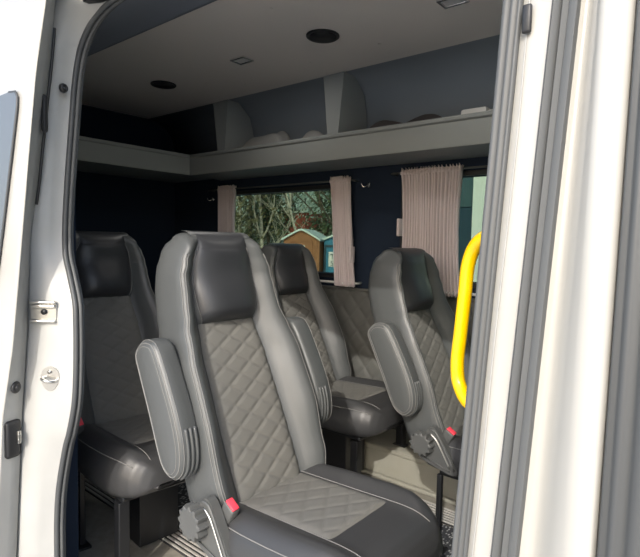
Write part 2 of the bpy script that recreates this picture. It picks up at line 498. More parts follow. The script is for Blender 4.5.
# ================================================================== curtains, rails, hooks
def crail(name, x0, x1, y, z, r, m, label):
    bm = bmesh.new()
    tube(bm, [(x0, WY-.002, z), (x0, y+.01, z), (x0+.015, y, z), (x1-.015, y, z), (x1, y+.01, z), (x1, WY-.002, z)], r, 8)
    o = mesh_obj(name, bm, m); tag(o, label, 'curtain rail'); return o
crail('curtain_rail', -3.02, -1.755, 2.355, 1.512, .005, M['grey_plastic'], 'thin dark curtain rail above the left window')
crail('curtain_rail', -1.50, -.2, 2.355, 1.528, .005, M['grey_plastic'], 'thin grey curtain rail above the right window')
crail('curtain_rail', -3.02, -1.715, 2.35, .94, .007, M['white'], 'thin white lower curtain rail under the left window')
crail('curtain_rail', -1.50, -.2, 2.35, .935, .007, M['white'], 'thin white lower curtain rail under the right window')

def curtain(xt0, xt1, xb0, xb1, z0, z1, npl, label, tie=None, seed=1, amp=.014):
    rnd = random.Random(seed)
    ph = [rnd.uniform(-.6, .6) for _ in range(npl+2)]
    NU = npl*10; NV = 40; rows = []
    for j in range(NV+1):
        t = j/NV; z = lerp(z0, z1, t); row = []
        a = lerp(xb0, xt0, t); b = lerp(xb1, xt1, t)
        gather = 1-.10*math.sin(PI*t)
        for i in range(NU+1):
            s = i/NU
            ss = s+.012*math.sin(9*s+ph[int(s*npl)]*2)
            x = lerp(a, b, .5+(ss-.5)*gather)
            y = 2.352+amp*(1-2*(.001+abs(math.sin(PI*npl*s+.25*math.sin(3*t+5*s))))**.65)*(1+.30*math.sin(11*s+2*t))+.003*math.sin(17*s)
            y -= .004*math.exp(-((t-.95)/.02)**2)
            row.append(Vector((x, y, z+(.006*math.sin(2*PI*npl*s*1.0) if j in (0, NV) else 0))))
        rows.append(row)
    root = empty('curtain', ((xt0+xt1)/2, 2.352, z0)); tag(root, label, 'curtain')
    bm = bmesh.new(); grid(bm, rows)
    bmesh.ops.translate(bm, verts=bm.verts[:], vec=(-(xt0+xt1)/2, -2.352, -z0))
    o = mesh_obj('drape', bm, M['curtain'], root)
    sd = o.modifiers.new('thick', 'SOLIDIFY'); sd.thickness = .002; sd.offset = 0
    bm = bmesh.new()  # gathered heading band
    rows = []
    for zz, yy in ((z1-.030, -.004), (z1-.028, -.008), (z1-.016, -.008), (z1-.014, -.004)):
        rows.append([Vector((lerp(xt0, xt1, i/NU), 2.352+yy-.4*amp+amp*.6*math.sin(2*PI*npl*i/NU), zz)) for i in range(NU+1)])
    grid(bm, rows); bmesh.ops.translate(bm, verts=bm.verts[:], vec=(-(xt0+xt1)/2, -2.352, -z0))
    h = mesh_obj('heading_tape', bm, M['curtain'], root)
    sd = h.modifiers.new('thick', 'SOLIDIFY'); sd.thickness = .002; sd.offset = 0
    if tie:
        bm = bmesh.new(); x, z = tie
        box(bm, x-.007, x+.007, 2.328, 2.372, z-.045, z+.045, .005)
        bmesh.ops.translate(bm, verts=bm.verts[:], vec=(-(xt0+xt1)/2, -2.352, -z0))
        mesh_obj('curtain_tie', bm, M['curtain'], root)
curtain(-1.895, -1.762, -1.848, -1.708, .925, 1.532, 11, 'gathered pinkish grey curtain at the right end of the left window', (-1.735, 1.10), 2, .016)
curtain(-2.885, -2.715, -2.885, -2.715, 0.925, 1.532, 10, 'gathered pinkish grey curtain at the left end of the left window', None, 3, .016)
curtain(-1.43, -1.10, -1.425, -1.085, .920, 1.546, 19, 'wide pinkish grey curtain covering half of the right window', (-1.432, 1.25), 5, .017)
def hook(x, z, label):
    root = empty('coat_hook', (x, WY, z)); tag(root, label, 'hook', 'chrome coat hooks')
    bm = bmesh.new(); cyl(bm, (0, -.004, 0), (0, 1, 0), .012, .006, 16)
    mesh_obj('base_plate', bm, M['chrome'], root)
    bm = bmesh.new()
    for s in (-1, 1):
        tube(bm, cat_rom([(0, -.006, .002), (s*.010, -.022, -.008), (s*.022, -.03, -.006), (s*.028, -.032, .010)], 5), .0035, 8)
    mesh_obj('prong', bm, M['chrome'], root)
hook(-1.68, 1.485, 'chrome coat hook on the dark wall between the two windows')
hook(-3.03, 1.455, 'chrome coat hook in the dark left of the left window')

# ================================================================== SEATS
SP = [(.015, .37), (-.008, .45), (-.075, .60), (-.138, .74), (-.194, .86), (-.232, .95), (-.252, 1.03), (-.252, 1.09), (-.240, 1.142)]
spine = cat_rom([(x, 0, z) for x, z in SP], 12)
acc = [0]
for a, b in zip(spine, spine[1:]): acc.append(acc[-1]+(b-a).length)
SL = acc[-1]
def sp_at(s):
    s = max(0, min(SL, s))
    for i in range(len(acc)-1):
        if s <= acc[i+1]:
            t = (s-acc[i])/(acc[i+1]-acc[i])
            p = spine[i].lerp(spine[i+1], t); tn = (spine[min(i+2, len(spine)-1)]-spine[max(i-1, 0)]).normalized()
            return p, Vector((tn.z, 0, -tn.x)), tn
    return spine[-1], Vector((1, 0, 0)), Vector((0, 0, 1))
def s_of_z(z):
    for i in range(len(spine)-1):
        if spine[i+1].z >= z: return acc[i]+(acc[i+1]-acc[i])*(z-spine[i].z)/(spine[i+1].z-spine[i].z)
    return SL
HW = [(.37, .180), (.43, .208), (.50, .220), (.62, .224), (.78, .220), (.87, .206), (.93, .190), (1.0, .184), (1.06, .180), (1.11, .168), (1.15, .145)]
CW = [(.37, .128), (.60, .130), (.80, .124), (.9, .112), (1.0, .104), (1.17, .098)]
BH = [(.37, .030), (.50, .056), (.65, .076), (.80, .074), (.90, .066), (1.0, .066), (1.08, .056), (1.15, .030)]
TH = [(.37, .085), (.45, .115), (.60, .105), (.85, .105), (1.0, .105), (1.10, .095), (1.17, .075)]
def shell_ring(s, shrink=0.0, lift=0.0):
    p, n, t = sp_at(s); z = p.z
    w = interps(HW, z)-shrink*.9; c = interps(CW, z); h = interps(BH, z)*(1-min(1, shrink*22)); th = interps(TH, z)
    if c > w-.05: c = w-.05
    pts = []
    m = (c+w)/2
    L = lambda t: lerp(c, w, t)
    front = [(0, -.004), (c*.5, -.004), (c*.85, -.004), (c, .002), (L(.22), h*.36), (L(.45), h*.72), (L(.66), h*.93), (L(.80), h),
             (L(.90), h*.93), (L(.97), h*.70), (w, h*.35), (w+.001, -th*.35), (w-.002, -th*.72), (w-.014, -th*.94), (w-.035, -th), (w*.4, -th-.006)]
    if shrink > 0:
        front = [(y, k if k > 0 else max(k, -th)) for y, k in front]
        cen = -th*.45
        kk = max(.15, 1-shrink*20)
        front = [(y, cen+(q-cen)*kk) for y, q in front]
    full = front + [(0, front[-1][1]-.001)] + [(-y, q) for y, q in front[::-1][:-1]]
    return [p+n*q+t*lift+Vector((0, y, 0)) for y, q in full]

def offs(s, y, q):
    p, n, t = sp_at(s); return p+n*q+Vector((0, y, 0))

def make_seat():
    root = empty('passenger_seat')
    # --- backrest shell
    bm = bmesh.new(); rows = []
    N = 46
    for i in range(N+1): rows.append(shell_ring(SL*i/N))
    for sh, lf in ((.003, .009), (.009, .017), (.018, .024), (.030, .029), (.045, .031)):
        rows.append(shell_ring(SL, sh, lf))
    grid(bm, rows, close_u=True, cap=True)
    back = mesh_obj('backrest', bm, M['leather'], root)
    # --- stitching along bolster ridge + side
    for sgn in (-1, 1):
        bm = bmesh.new()
        for dq in (-.008, 0, .008):
            pts = []
            for i in range(60):
                s = lerp(s_of_z(.43), SL*.985, i/59); z = sp_at(s)[0].z
                w = interps(HW, z); c = interps(CW, z); h = interps(BH, z)
                if c > w-.05: c = w-.05
                y_ = lerp(c, w, .90)+dq*.55; q_ = h*.935-(dq*1.1 if dq > 0 else dq*.5)
                pts.append(offs(s, sgn*y_, q_+.0004))
            tube(bm, pts, .0010 if dq else .0015, 5)
        mesh_obj('stitching', bm, M['thread'], back)
    # --- quilted insert
    bm = bmesh.new(); rows = []
    s0, s1 = s_of_z(.385), s_of_z(.94)
    NS, NU = 130, 66
    for j in range(NS+1):
        s = lerp(s0, s1, j/NS); z = sp_at(s)[0].z; c = interps(CW, z)+.006; row = []
        for i in range(NU+1):
            u = -1+2*i/NU; y = u*c
            edge = 1-abs(u)**10
            q = .002+(.010*edge)*(1 if j not in (0, NS) else 0)+quilt_h(y, s, .100, .060, .0042, .09, .13)*edge - .012*(abs(u)**8)
            row.append(offs(s, y, q))
        rows.append(row)
    grid(bm, rows)
    mesh_obj('backrest_insert', bm, M['fabric'], root)
    # --- headrest pillow
    bm = bmesh.new(); rows = []
    s0, s1 = s_of_z(.908), SL
    NS, NU = 40, 40
    prof = [(0, -.01), (.0, .012), (.01, .034), (.06, .058), (.15, .070), (.35, .072), (.55, .063), (.75, .050), (.88, .042), (.97, .032), (1.02, .018), (1.05, -.004), (1.065, -.03), (1.06, -.06)]
    pp = cat_rom([(a, b, 0) for a, b in prof], 5)
    for P in pp:
        a, q0 = P.x, P.y
        s = lerp(s0, s1, min(a, 1)); z = sp_at(s)[0].z
        c = .132+.018*math.sin(PI*max(0, min(1, a))) - .014*sm((a-.8)/.25) - .006*sm((.12-a)/.12)
        ext = max(0, a-1)*(s1-s0)*2.3
        row = []
        for i in range(NU+1):
            u = -1+2*i/NU; y = u*c
            roll = (1-abs(u)**3.2)
            gro = .0035*math.exp(-((abs(u)-.80)/.035)**2)
            q = lerp(-.012, q0, roll) if q0 > -.01 else q0
            p, n, t = sp_at(s)
            row.append(p+n*(q-gro)+t*(ext+.0)+Vector((0, y, 0)))
        rows.append(row)
    grid(bm, rows)
    for f_ in bm.faces:
        pass
    fs = list(bm.faces)
    for k_, f_ in enumerate(fs):
        u_ = -1+2*((k_ % NU)+.5)/NU
        if abs(u_) > .80: f_.material_index = 1
    hr = mesh_obj('headrest', bm, [M['leather_headrest'], M['leather']], root)
    for sgn in (-1, 1):
        bm = bmesh.new()
        pts = []
        for P in pp[6:-12]:
            a, q0 = P.x, P.y; s = lerp(s0, s1, min(a, 1))
            c = .132+.018*math.sin(PI*max(0, min(1, a))) - .014*sm((a-.8)/.25) - .006*sm((.12-a)/.12)
            u = .80; q = lerp(-.012, q0, 1-u**3.2)
            pts.append(offs(s, sgn*u*c, q+.0005-.0025))
        tube(bm, pts, .0016, 6)
        mesh_obj('stitching', bm, M['thread'], hr)
    # --- cushion
    XS = [-.06, -.055, -.02, .05, .12, .20, .28, .35, .40, .435, .455, .468, .475]
    Wd = [.17, .200, .222, .236, .242, .244, .242, .234, .218, .196, .174, .150, .12]
    Tt = [.40, .425, .440, .446, .450, .454, .458, .460, .458, .450, .438, .420, .40]
    Bt = [.37, .350, .338, .334, .332, .330, .328, .328, .330, .336, .346, .360, .376]
    def cush_top(x, y):
        W = interp(list(zip(XS, Wd)), x); T = interp(list(zip(XS, Tt)), x); r = abs(y)/W
        bol = .024*math.exp(-((r-.76)/.16)**2)*sm((.46-x)/.12)
        drop = .042*max(0, (r-.80)/.20)**2
        return T+bol-drop
    bm = bmesh.new(); rows = []
    xs = [v.x for v in cat_rom([(x, 0, 0) for x in XS], 4)]
    for x in xs:
        W = interps(list(zip(XS, Wd)), x) if False else interp(list(zip(XS, Wd)), x)
        B = interp(list(zip(XS, Bt)), x)
        row = []
        K = 36
        for i in range(K+1):
            y = -W+2*W*i/K; row.append(Vector((x, y, cush_top(x, y))))
        zt = row[-1].z
        side = [(W+.004, lerp(zt, B, .25)), (W+.005, lerp(zt, B, .5)), (W+.002, lerp(zt, B, .75)), (W-.008, lerp(zt, B, .95)), (W-.03, B)]
        row += [Vector((x, y, z)) for y, z in side]+[Vector((x, 0, B-.003))]+[Vector((x, -y, z)) for y, z in side[::-1]]
        rows.append(row)
    grid(bm, rows, close_u=True, cap=True)
    cu = mesh_obj('seat_cushion', bm, M['leather_cushion'], root)
    # cushion insert
    bm = bmesh.new(); rows = []
    for j in range(71):
        x = lerp(-.03, .315, j/70); row = []
        for i in range(61):
            u = -1+2*i/60; y = u*.128
            e = (1-abs(u)**14)*(1-max(0, (x-.27)/.045)**6)
            row.append(Vector((x, y, cush_top(x, y)+.0015+.005*e+quilt_h(y, x, .100, .070, .0025, .09, .1)*e-.004*(1-e))))
        rows.append(row)
    grid(bm, rows); mesh_obj('cushion_insert', bm, M['fabric'], root)
    for sgn in (-1, 1):
        bm = bmesh.new()
        tube(bm, [(x, sgn*.131, cush_top(x, .131)+.0015) for x in [lerp(-.03, .44, k/30) for k in range(31)]], .0014, 5)
        tube(bm, [(x, sgn*(interp(list(zip(XS, Wd)), x)*.93), cush_top(x, interp(list(zip(XS, Wd)), x)*.93)+.001) for x in [lerp(-.02, .43, k/30) for k in range(31)]], .0016, 5)
        mesh_obj('stitching', bm, M['thread'], cu)
    # --- recliner side: bracket, knob, lever (camera side)
    bm = bmesh.new()
    out = cat_rom([(-.02, 0, .475), (.005, 0, .505), (.03, 0, .495), (.07, 0, .435), (.112, 0, .365), (.105, 0, .345), (.07, 0, .345), (-.03, 0, .375), (-.045, 0, .40)], 5, True)
    grid(bm, [[Vector((p.x, y, p.z)) for p in out] for y in (-.250, -.225)], close_u=True, cap=True)
    br = sharp(mesh_obj('hinge_bracket', bm, M['grey_plastic'], root))
    bm = bmesh.new(); tube(bm, cat_rom([(.0, -.252, .497), (.028, -.252, .488), (.068, -.252, .425), (.104, -.252, .362)], 5), .0045, 8)
    mesh_obj('bracket_rib', bm, M['grey_plastic'], br)
    bm = bmesh.new(); tube(bm, cat_rom([(.005, -.252, .480), (.03, -.252, .460), (.055, -.252, .42), (.086, -.252, .366)], 5), .003, 8)
    mesh_obj('bracket_rib', bm, M['steel'], br)
    bm = bmesh.new(); tube(bm, [(-.02, -.252, .385), (.03, -.252, .372), (.088, -.252, .356)], .0025, 8)
    mesh_obj('bracket_rib', bm, M['grey_plastic'], br)
    bm = bmesh.new()
    K = 84; kn = []
    for yy, sc, am in ((-.250, 1, 1), (-.272, 1.0, 1), (-.280, .96, 1), (-.282, .86, .8), (-.281, .6, 0)):
        kn.append([Vector((-.022+(.043+.0045*am*math.cos(12*2*PI*k/K))*sc*math.cos(2*PI*k/K), yy, .440+(.043+.0045*am*math.cos(12*2*PI*k/K))*sc*math.sin(2*PI*k/K))) for k in range(K)])
    grid(bm, kn, close_u=True, cap=True)
    sharp(mesh_obj('recliner_knob', bm, M['grey_plastic'], root), 35)
    # --- buckle
    bk = Matrix.Translation((.062, -.212, .485)) @ Matrix.Rotation(math.radians(32), 4, 'Y') @ Matrix.Rotation(math.radians(8), 4, 'X')
    bm = bmesh.new(); box(bm, -.020, .020, -.013, .013, -.11, .012, .005, 2, bk)
    b1 = mesh_obj('buckle', bm, M['grey_plastic'], root)
    bm = bmesh.new(); box(bm, -.017, .017, -.010, .010, .0122, .019, .002, 2, bk)
    mesh_obj('release_button', bm, M['red_plastic'], b1)
    # --- pedestal
    bm = bmesh.new()
    box(bm, .02, .385, -.200, .200, .306, .326, .006)
    box(bm, .05, .20, -.05, .11, .014, .306, .004)
    mesh_obj('pedestal', bm, M['black_metal'], root, smooth=False)
    for lx, ly in ((.360, -.19), (.360, .19), (.02, -.19), (.02, .19)):
        bm = bmesh.new()
        lw_ = .019 if lx > .2 else .010
        box(bm, lx-lw_, lx+lw_, ly-lw_, ly+lw_, .010, .306, .004); box(bm, lx-.034, lx+.034, ly-.022, ly+.022, .0, .010, .002)
        mesh_obj('leg', bm, M['black_metal'], root, smooth=False)
    return root

def arm_mesh(sgn, root):
    out = cat_rom([(-.262, 0, .900), (-.215, 0, .912), (-.172, 0, .893), (-.115, 0, .800), (-.060, 0, .690), (-.036, 0, .610), (-.040, 0, .545), (-.078, 0, .508), (-.125, 0, .518), (-.160, 0, .560), (-.215, 0, .680), (-.268, 0, .790), (-.293, 0, .855)], 8, True)
    out = [Vector((-.157+(p.x+.16)*.87, 0, .708+(p.z-.708)*.88)) for p in out]
    n = len(out)
    nor = []
    for i in range(n):
        t = (out[(i+1) % n]-out[i-1]).normalized(); nor.append(Vector((t.z, 0, -t.x)))
    # make normals point outward
    cen = sum(out, Vector())/n
    flip = 1 if (out[0]-cen).dot(nor[0]) > 0 else -1
    y0, y1 = (.218, .288) if sgn < 0 else (.236, .318)
    if sgn > 0: out = [p+Vector((.022, 0, .012)) for p in out]
    lay = [(y0, -.030), (y0, -.012), (y0+.005, -.004), (y0+.014, 0), (y1-.022, 0), (y1-.010, -.004), (y1-.003, -.014), (y1+.001, -.030)]
    bm = bmesh.new()
    grid(bm, [[Vector((out[i].x, sgn*y, out[i].z))+nor[i]*flip*d for i in range(n)] for y, d in lay], close_u=True, cap=True)
    a = mesh_obj('armrest', bm, M['leather'], root)
    bm = bmesh.new()
    for y, d, r in ((y1-.0055, -.0095, .0014), (y1-.0012, -.0185, .0010), (y1-.014, -.0015, .0010)):
        tube(bm, [Vector((out[i].x, sgn*y, out[i].z))+nor[i]*flip*d for i in range(n)], r, 5, closed=True)
    mesh_obj('stitching', bm, M['thread'], a)
    # pleated lower cuff
    bm = bmesh.new()
    for k, y in enumerate((y0+.016, y0+.030, y0+.044)):
        sub = [Vector((out[i].x, sgn*y, out[i].z))+nor[i]*flip*.000 for i in range(34, 56)]
        tube(bm, sub, .005, 8)
    mesh_obj('pleat', bm, M['leather'], a)
    bm = bmesh.new(); cyl(bm, (-.10, sgn*.2265, .60), (0, 1, 0), .03, .03, 20)
    mesh_obj('armrest_pivot', bm, M['black_plastic'], a)

seat0 = make_seat()
arm_mesh(-1, seat0)
def place(o, x, y, label):
    o.location = (x, y, 0); tag(o, label, 'seat', 'grey leather passenger seats')
sB = copy_tree(seat0); sC = copy_tree(seat0); sD = copy_tree(seat0)
arm_mesh(1, seat0)
place(seat0, -1.05, 1.065, 'largest grey leather seat with quilted back, with both armrests folded up, nearest the open door')
place(sB, -1.895, 1.095, 'dark shaded seat at the far left behind the nearest seat, red buckle beside it')
place(sC, -1.67, 2.035, 'middle seat by the left window, its black headrest before the outside view')
place(sD, -.895, 1.975, 'seat beside the yellow handrail, in front of the right window curtain')
sB.rotation_euler.z = math.radians(-5)
for s_, dy_ in ((sC, .0), (sD, .035)):      # wall-side legs stand on the riser
    for ch in s_.children:
        if ch.name.startswith('leg') and sum(v.co.y for v in ch.data.vertices) > 0:
            ch.scale.z = (.313-.170)/.313; ch.location = (0, dy_, .170)
sC.location.z = sD.location.z = .0065
sC.scale.z = .965; sD.scale.z = .960
    
# ================================================================== handrail
root = empty('handrail', (-.455, 1.0, .86)); tag(root, 'bright yellow curved grab handrail by the door pillar', 'handrail')
bm = bmesh.new()
pts = cat_rom([(-.30, .93, 1.188), (-.36, .958, 1.188), (-.418, .985, 1.172), (-.446, 1.0, 1.13), (-.452, 1.0, 1.06), (-.458, 1.0, .98), (-.462, 1.0, .92), (-.452, .995, .875), (-.41, .97, .848), (-.30, .93, .842)], 8)
tube(bm, [p-Vector((-.455, 1.0, .86)) for p in pts], .0138, 16)
mesh_obj('grab_bar', bm, M['yellow'], root)
for z in (1.188, .842):
    bm = bmesh.new(); cyl(bm, Vector((-.297, .93, z))-Vector((-.455, 1.0, .86)), (1, 0, 0), .03, .014, 20, bev=.002)
    mesh_obj('mounting_flange', bm, M['yellow'], root)

# ================================================================== BODY: right pillar
def yl(z, y0=.67): return y0+.06*(z-.8)
ZB, ZT = -.35, 1.80
def strip_x(top, bot, z): # x given at z 1.46 and z .76
    return bot+(top-bot)*(z-.76)/(1.46-.76)
bm = bmesh.new()
zs = [ZB+(ZT+.25-ZB)*k/30 for k in range(31)]
rows = []
for z in zs:
    xi = strip_x(-.258, -.281, z)
    xs_ = [(xi, .07), (xi, .0), (strip_x(-.255, -.279, z), -.004), (strip_x(-.235, -.262, z), -.008), (strip_x(-.214, -.244, z), -.004), (strip_x(-.186, -.214, z), -.002),
           (strip_x(-.183, -.210, z), .004), (strip_x(-.180, -.204, z), .006), (strip_x(-.176, -.196, z), .005), (strip_x(-.172, -.188, z), .000), (strip_x(-.166, -.176, z), -.012), (strip_x(-.159, -.158, z), -.026), (strip_x(-.155, -.150, z), -.030), (strip_x(-.151, -.143, z), -.031), (strip_x(-.136, -.128, z), -.030), (-.126, -.024), (-.122, .0), (-.122, .07)]
    rows.append([Vector((x, yl(z)+dy, z)) for x, dy in xs_])
grid(bm, rows, close_u=True, cap=True)
struct(mesh_obj('trim_5', bm, M['paint']))
bm = bmesh.new(); rows = []
for z in zs:
    L_, R_ = strip_x(-.284, -.303, z), strip_x(-.256, -.279, z)
    rr = [(0, .03), (0, -.002), (.10, -.008), (.30, -.010), (.42, -.004), (.50, -.010), (.68, -.012), (.76, -.005), (.84, -.010), (.96, -.010), (1, -.004), (1, .004)]
    rows.append([Vector((lerp(L_, R_, a), yl(z)+dy-.001, z)) for a, dy in rr])
grid(bm, rows, close_u=True, cap=True)
struct(mesh_obj('trim_9', bm, M['rubber_mid']))
# front door edge / dark rubber trim at the very right, then front door skin
bm = bmesh.new(); rows = []
for z in zs:
    xs_ = [(-.1225, .06), (-.1225, -.018), (-.119, -.026), (-.115, -.018), (-.112, -.022), (-.104, -.024), (-.098, -.012), (-.094, -.018), (-.080, -.020), (-.075, -.012), (-.07, .06)]
    rows.append([Vector((x, yl(z)+dy, z)) for x, dy in xs_])
grid(bm, rows, close_u=True, cap=True)
struct(mesh_obj('trim_6', bm, M['rubber']))
bm = bmesh.new(); rows = []
def fd(za, zb, xa, xb):
    zz = [za+(zb-za)*k/8 for k in range(9)]
    grid(bm, [[Vector((x, yl(z)+dy, z)) for x, dy in ((xa, .06), (xa, -.004), (xa+.008, -.012), (xb, -.012), (xb, .06))] for z in zz], close_u=True, cap=True)
fd(ZB, .92, -.068, XF); fd(.92, 1.58, -.068, .02); fd(1.58, ZT+.25, -.068, XF); fd(.92, 1.58, .95, XF)
dr2 = struct(mesh_obj('door_2', bm, M['paint']))
bm = bmesh.new(); extrude_poly(bm, [(.02, yl(.92)+.02, .92), (.95, yl(.92)+.02, .92), (.95, yl(1.58)+.02, 1.58), (.02, yl(1.58)+.02, 1.58)], (0, .006, 0))
mesh_obj('window_pane', bm, M['glass'], dr2, smooth=False)
# grey weather band on the pillar
bm = bmesh.new(); rows = []
for z in zs:
    L_, R_ = strip_x(-.2165, -.2455, z), strip_x(-.185, -.2125, z)
    rr = [(0, .0), (0, -.010), (.12, -.016), (.28, -.012), (.36, -.007), (.44, -.013), (.55, -.010), (.62, -.008), (.72, -.0105), (.95, -.0105), (1, -.006), (1, .0)]
    rows.append([Vector((lerp(L_, R_, a), yl(z)+dy-.003, z)) for a, dy in rr])
grid(bm, rows, close_u=True, cap=True)
tr = mesh_obj('pillar_weatherstrip', bm, M['rubber_mid']); tag(tr, 'long grey rubber weatherstrip running up the white pillar', 'weatherstrip'); sharp(tr, 50)
# thin cable / sealant bead on the white strip
bm = bmesh.new()
pts = [(strip_x(-.2455, -.272, z)+.0022*math.sin(z*9)*math.sin(z*3.1), yl(z)-.0075, z) for z in [lerp(.55, 1.75, k/50) for k in range(51)]]
tube(bm, pts, .0008, 5)
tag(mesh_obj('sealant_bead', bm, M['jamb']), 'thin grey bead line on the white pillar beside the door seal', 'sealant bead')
bm = bmesh.new(); box(bm, -.006, .006, -.004, .004, -.018, .018, .003)
o = mesh_obj('pillar_clip', bm, M['black_plastic']); o.location = (-.246, yl(1.45)-.0125, 1.452); tag(o, 'small black clip on the white pillar near the top', 'clip')

# ---- door opening seal (one loop seen as an open curve) : left, top, right
SEAL = [(-1.47, .64, -.20), (-1.485, .637, .10), (-1.485, .637, .25), (-1.497, .643, .352), (-1.495, .649, .448), (-1.47, .656, .564), (-1.446, .659, .624), (-1.428, .665, .713), (-1.432, .672, .83), (-1.445, .678, .94), (-1.458, .681, .987), (-1.495, .685, 1.054),
        (-1.533, .690, 1.127), (-1.541, .698, 1.268), (-1.532, .712, 1.495), (-1.523, .718, 1.607), (-1.502, .723, 1.687), (-1.450, .727, 1.744), (-1.371, .730, 1.775), (-1.246, .731, 1.785), (-.9, .732, 1.787), (-.5, .732, 1.787), (-.33, .731, 1.775), (-.275, .727, 1.72), (-.268, .715, 1.5)]
for z in (1.25, 1.0, .75, .4, 0, -.2): SEAL.append((strip_x(-.268, -.292, z), yl(z)+.005, z))
sp = cat_rom(SEAL, 6)
root = empty('door_seal', (-.9, .69, -.2)); tag(root, 'grey rubber door seal tracing the sliding door opening', 'door seal')
cen = Vector((-.9, .7, .8))
bm = bmesh.new(); tube(bm, [p-root.location for p in sp], .0075, 10); mesh_obj('seal_bulb', bm, M['rubber'], root)
def inward(d, dy):
    out = []
    n = len(sp)
    for i, p in enumerate(sp):
        t = (sp[min(i+1, n-1)]-sp[max(i-1, 0)]).normalized()
        nn = Vector((t.z, 0, -t.x))
        if nn.dot(cen-p) < 0: nn = -nn
        out.append(p+nn*d+Vector((0, dy, 0))-root.location)
    return out
bm = bmesh.new(); tube(bm, inward(.001, .013), .006, 10); mesh_obj('seal_lip', bm, M['rubber_mid'], root)
bm = bmesh.new(); tube(bm, inward(-.006, .024), .004, 8); mesh_obj('seal_flange', bm, M['rubber'], root)

# ---- left jamb (rear edge of the opening)
bm = bmesh.new()
left = [p for p in cat_rom(SEAL[:17], 6)]
GAP = [(-.35, -1.51), (.28, -1.516), (.65, -1.541), (.90, -1.531), (1.15, -1.547), (1.31, -1.52), (1.52, -1.50), (1.62, -1.492), (1.78, -1.49), (2.05, -1.49)]
def jamb_row(px, py, z):
    gx = interp(GAP, z); gy = .590+.06*(z-.8)
    gx = min(gx, px-.0) if px < gx+.02 else gx
    w_ = .004*math.sin(z*2)
    A = Vector((px+.012, py+.055, z)); B = Vector((px-.003, py+.002, z))
    C_ = Vector((lerp(px, gx, .12)-.004, lerp(py, gy, .12), z)); D = Vector((lerp(px, gx, .40)-.012, lerp(py, gy, .40), z))
    E_ = Vector((lerp(px, gx, .62)-.010, lerp(py, gy, .62), z)); F = Vector((lerp(px, gx, .72)-.018-w_, lerp(py, gy, .74), z))
    G = Vector((gx-.022, gy+.005, z)); H = Vector((gx-.06, gy+.004, z)); I = Vector((gx-.30, gy+.03, z)); J = Vector((-1.9, py+.05, z))
    return [B, C_, D, E_, F, G, H, I, J]
rows = []
zl = []
k = 0
while k <= 110:
    z = lerp(-.2, 1.70, k/110)
    # seal point at this z
    best = None
    for a, b in zip(left, left[1:]):
        if min(a.z, b.z) <= z <= max(a.z, b.z) and abs(b.z-a.z) > 1e-6:
            t = (z-a.z)/(b.z-a.z); best = a.lerp(b, t); break
    if best is None: best = left[0] if z < 0 else left[-1]
    rows.append(jamb_row(best.x, best.y, z)); k += 1
# top arch: widen towards the header
arch = cat_rom(SEAL[15:20], 6)
for (z, px, py) in ((1.745, -1.450, .727), (1.778, -1.36, .731), (1.79, -1.25, .733), (1.84, -1.2, .735), (1.95, -1.2, .742), (2.1, -1.2, .752)):
    rows.append(jamb_row(px, py, z))
grid(bm, rows)
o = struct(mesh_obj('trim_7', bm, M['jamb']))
# header box above opening (outer skin + rail)
bm = bmesh.new()
prof = [(.74, 1.797), (.70, 1.805), (.665, 1.83), (.655, 1.90), (.66, 2.10), (.80, 2.16), (.80, 2.10), (.745, 1.83)]
grid(bm, [[Vector((x, y, z)) for y, z in prof] for x in (-1.46, -1.0, -.5, XF)], close_u=True, cap=True)
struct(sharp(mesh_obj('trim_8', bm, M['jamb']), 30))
# rear quarter panel outer skin (behind the open door)
bm = bmesh.new(); rows = []
for z in (-.35, .2, .8, 1.4, 1.8, 2.1): rows.append([Vector((x, yl(z, .665)+dy, z)) for x, dy in ((-1.9, .05), (-1.9, 0), (-3.55, 0), (-3.55, .05))])
grid(bm, rows, close_u=True, cap=True); struct(mesh_obj('wall_right', bm, M['paint'], smooth=False))

# ---- things on the jamb
def jpt(z, f=.5):
    best = None
    for a, b in zip(left, left[1:]):
        if min(a.z, b.z) <= z <= max(a.z, b.z) and abs(b.z-a.z) > 1e-6:
            t = (z-a.z)/(b.z-a.z); best = a.lerp(b, t); break
    gx = interp(GAP, z); gy = .590+.06*(z-.8)
    return Vector((lerp(best.x, gx, f), lerp(best.y, gy, f), z))
# frame with local axes: u along jamb towards outside, v up, n out of jamb
def jframe(z, f=.5, push=.0):
    a = jpt(z, .1); b = jpt(z, .9); u = (b-a).normalized(); v = Vector((0, 0, 1)); n = v.cross(u)
    if n.x < 0: n = -n
    p = jpt(z, f)+n*push
    return Matrix(((u.x, v.x, n.x, p.x), (u.y, v.y, n.y, p.y), (u.z, v.z, n.z, p.z), (0, 0, 0, 1)))
root = empty('door_striker'); root.matrix_world = jframe(.953, .76, -.008); tag(root, 'silver steel striker bracket on the white door jamb', 'striker')
bm = bmesh.new(); box(bm, -.036, .034, -.030, -.022, 0, .016, .003); box(bm, -.036, .034, .022, .030, 0, .016, .003); box(bm, -.036, .034, -.022, .022, 0, .006, .001)
mesh_obj('bracket', bm, M['steel'], root, smooth=False)
bm = bmesh.new(); cyl(bm, (-.004, 0, .008), (0, 0, 1), .008, .006, 16); mesh_obj('bolt', bm, M['black_metal'], root)
bm = bmesh.new(); box(bm, -.034, .032, .009, .020, .006, .013, .003); mesh_obj('guide', bm, M['steel'], root, smooth=False)
root = empty('latch_hook'); root.matrix_world = jframe(.765, .56, -.010); tag(root, 'grey metal latch loop plate low on the white jamb', 'latch')
bm = bmesh.new()
out = cat_rom([(.0, .036, 0), (.02, .027, 0), (.026, .005, 0), (.018, -.022, 0), (0, -.033, 0), (-.016, -.022, 0), (-.026, .005, 0), (-.02, .027, 0)], 4, True)
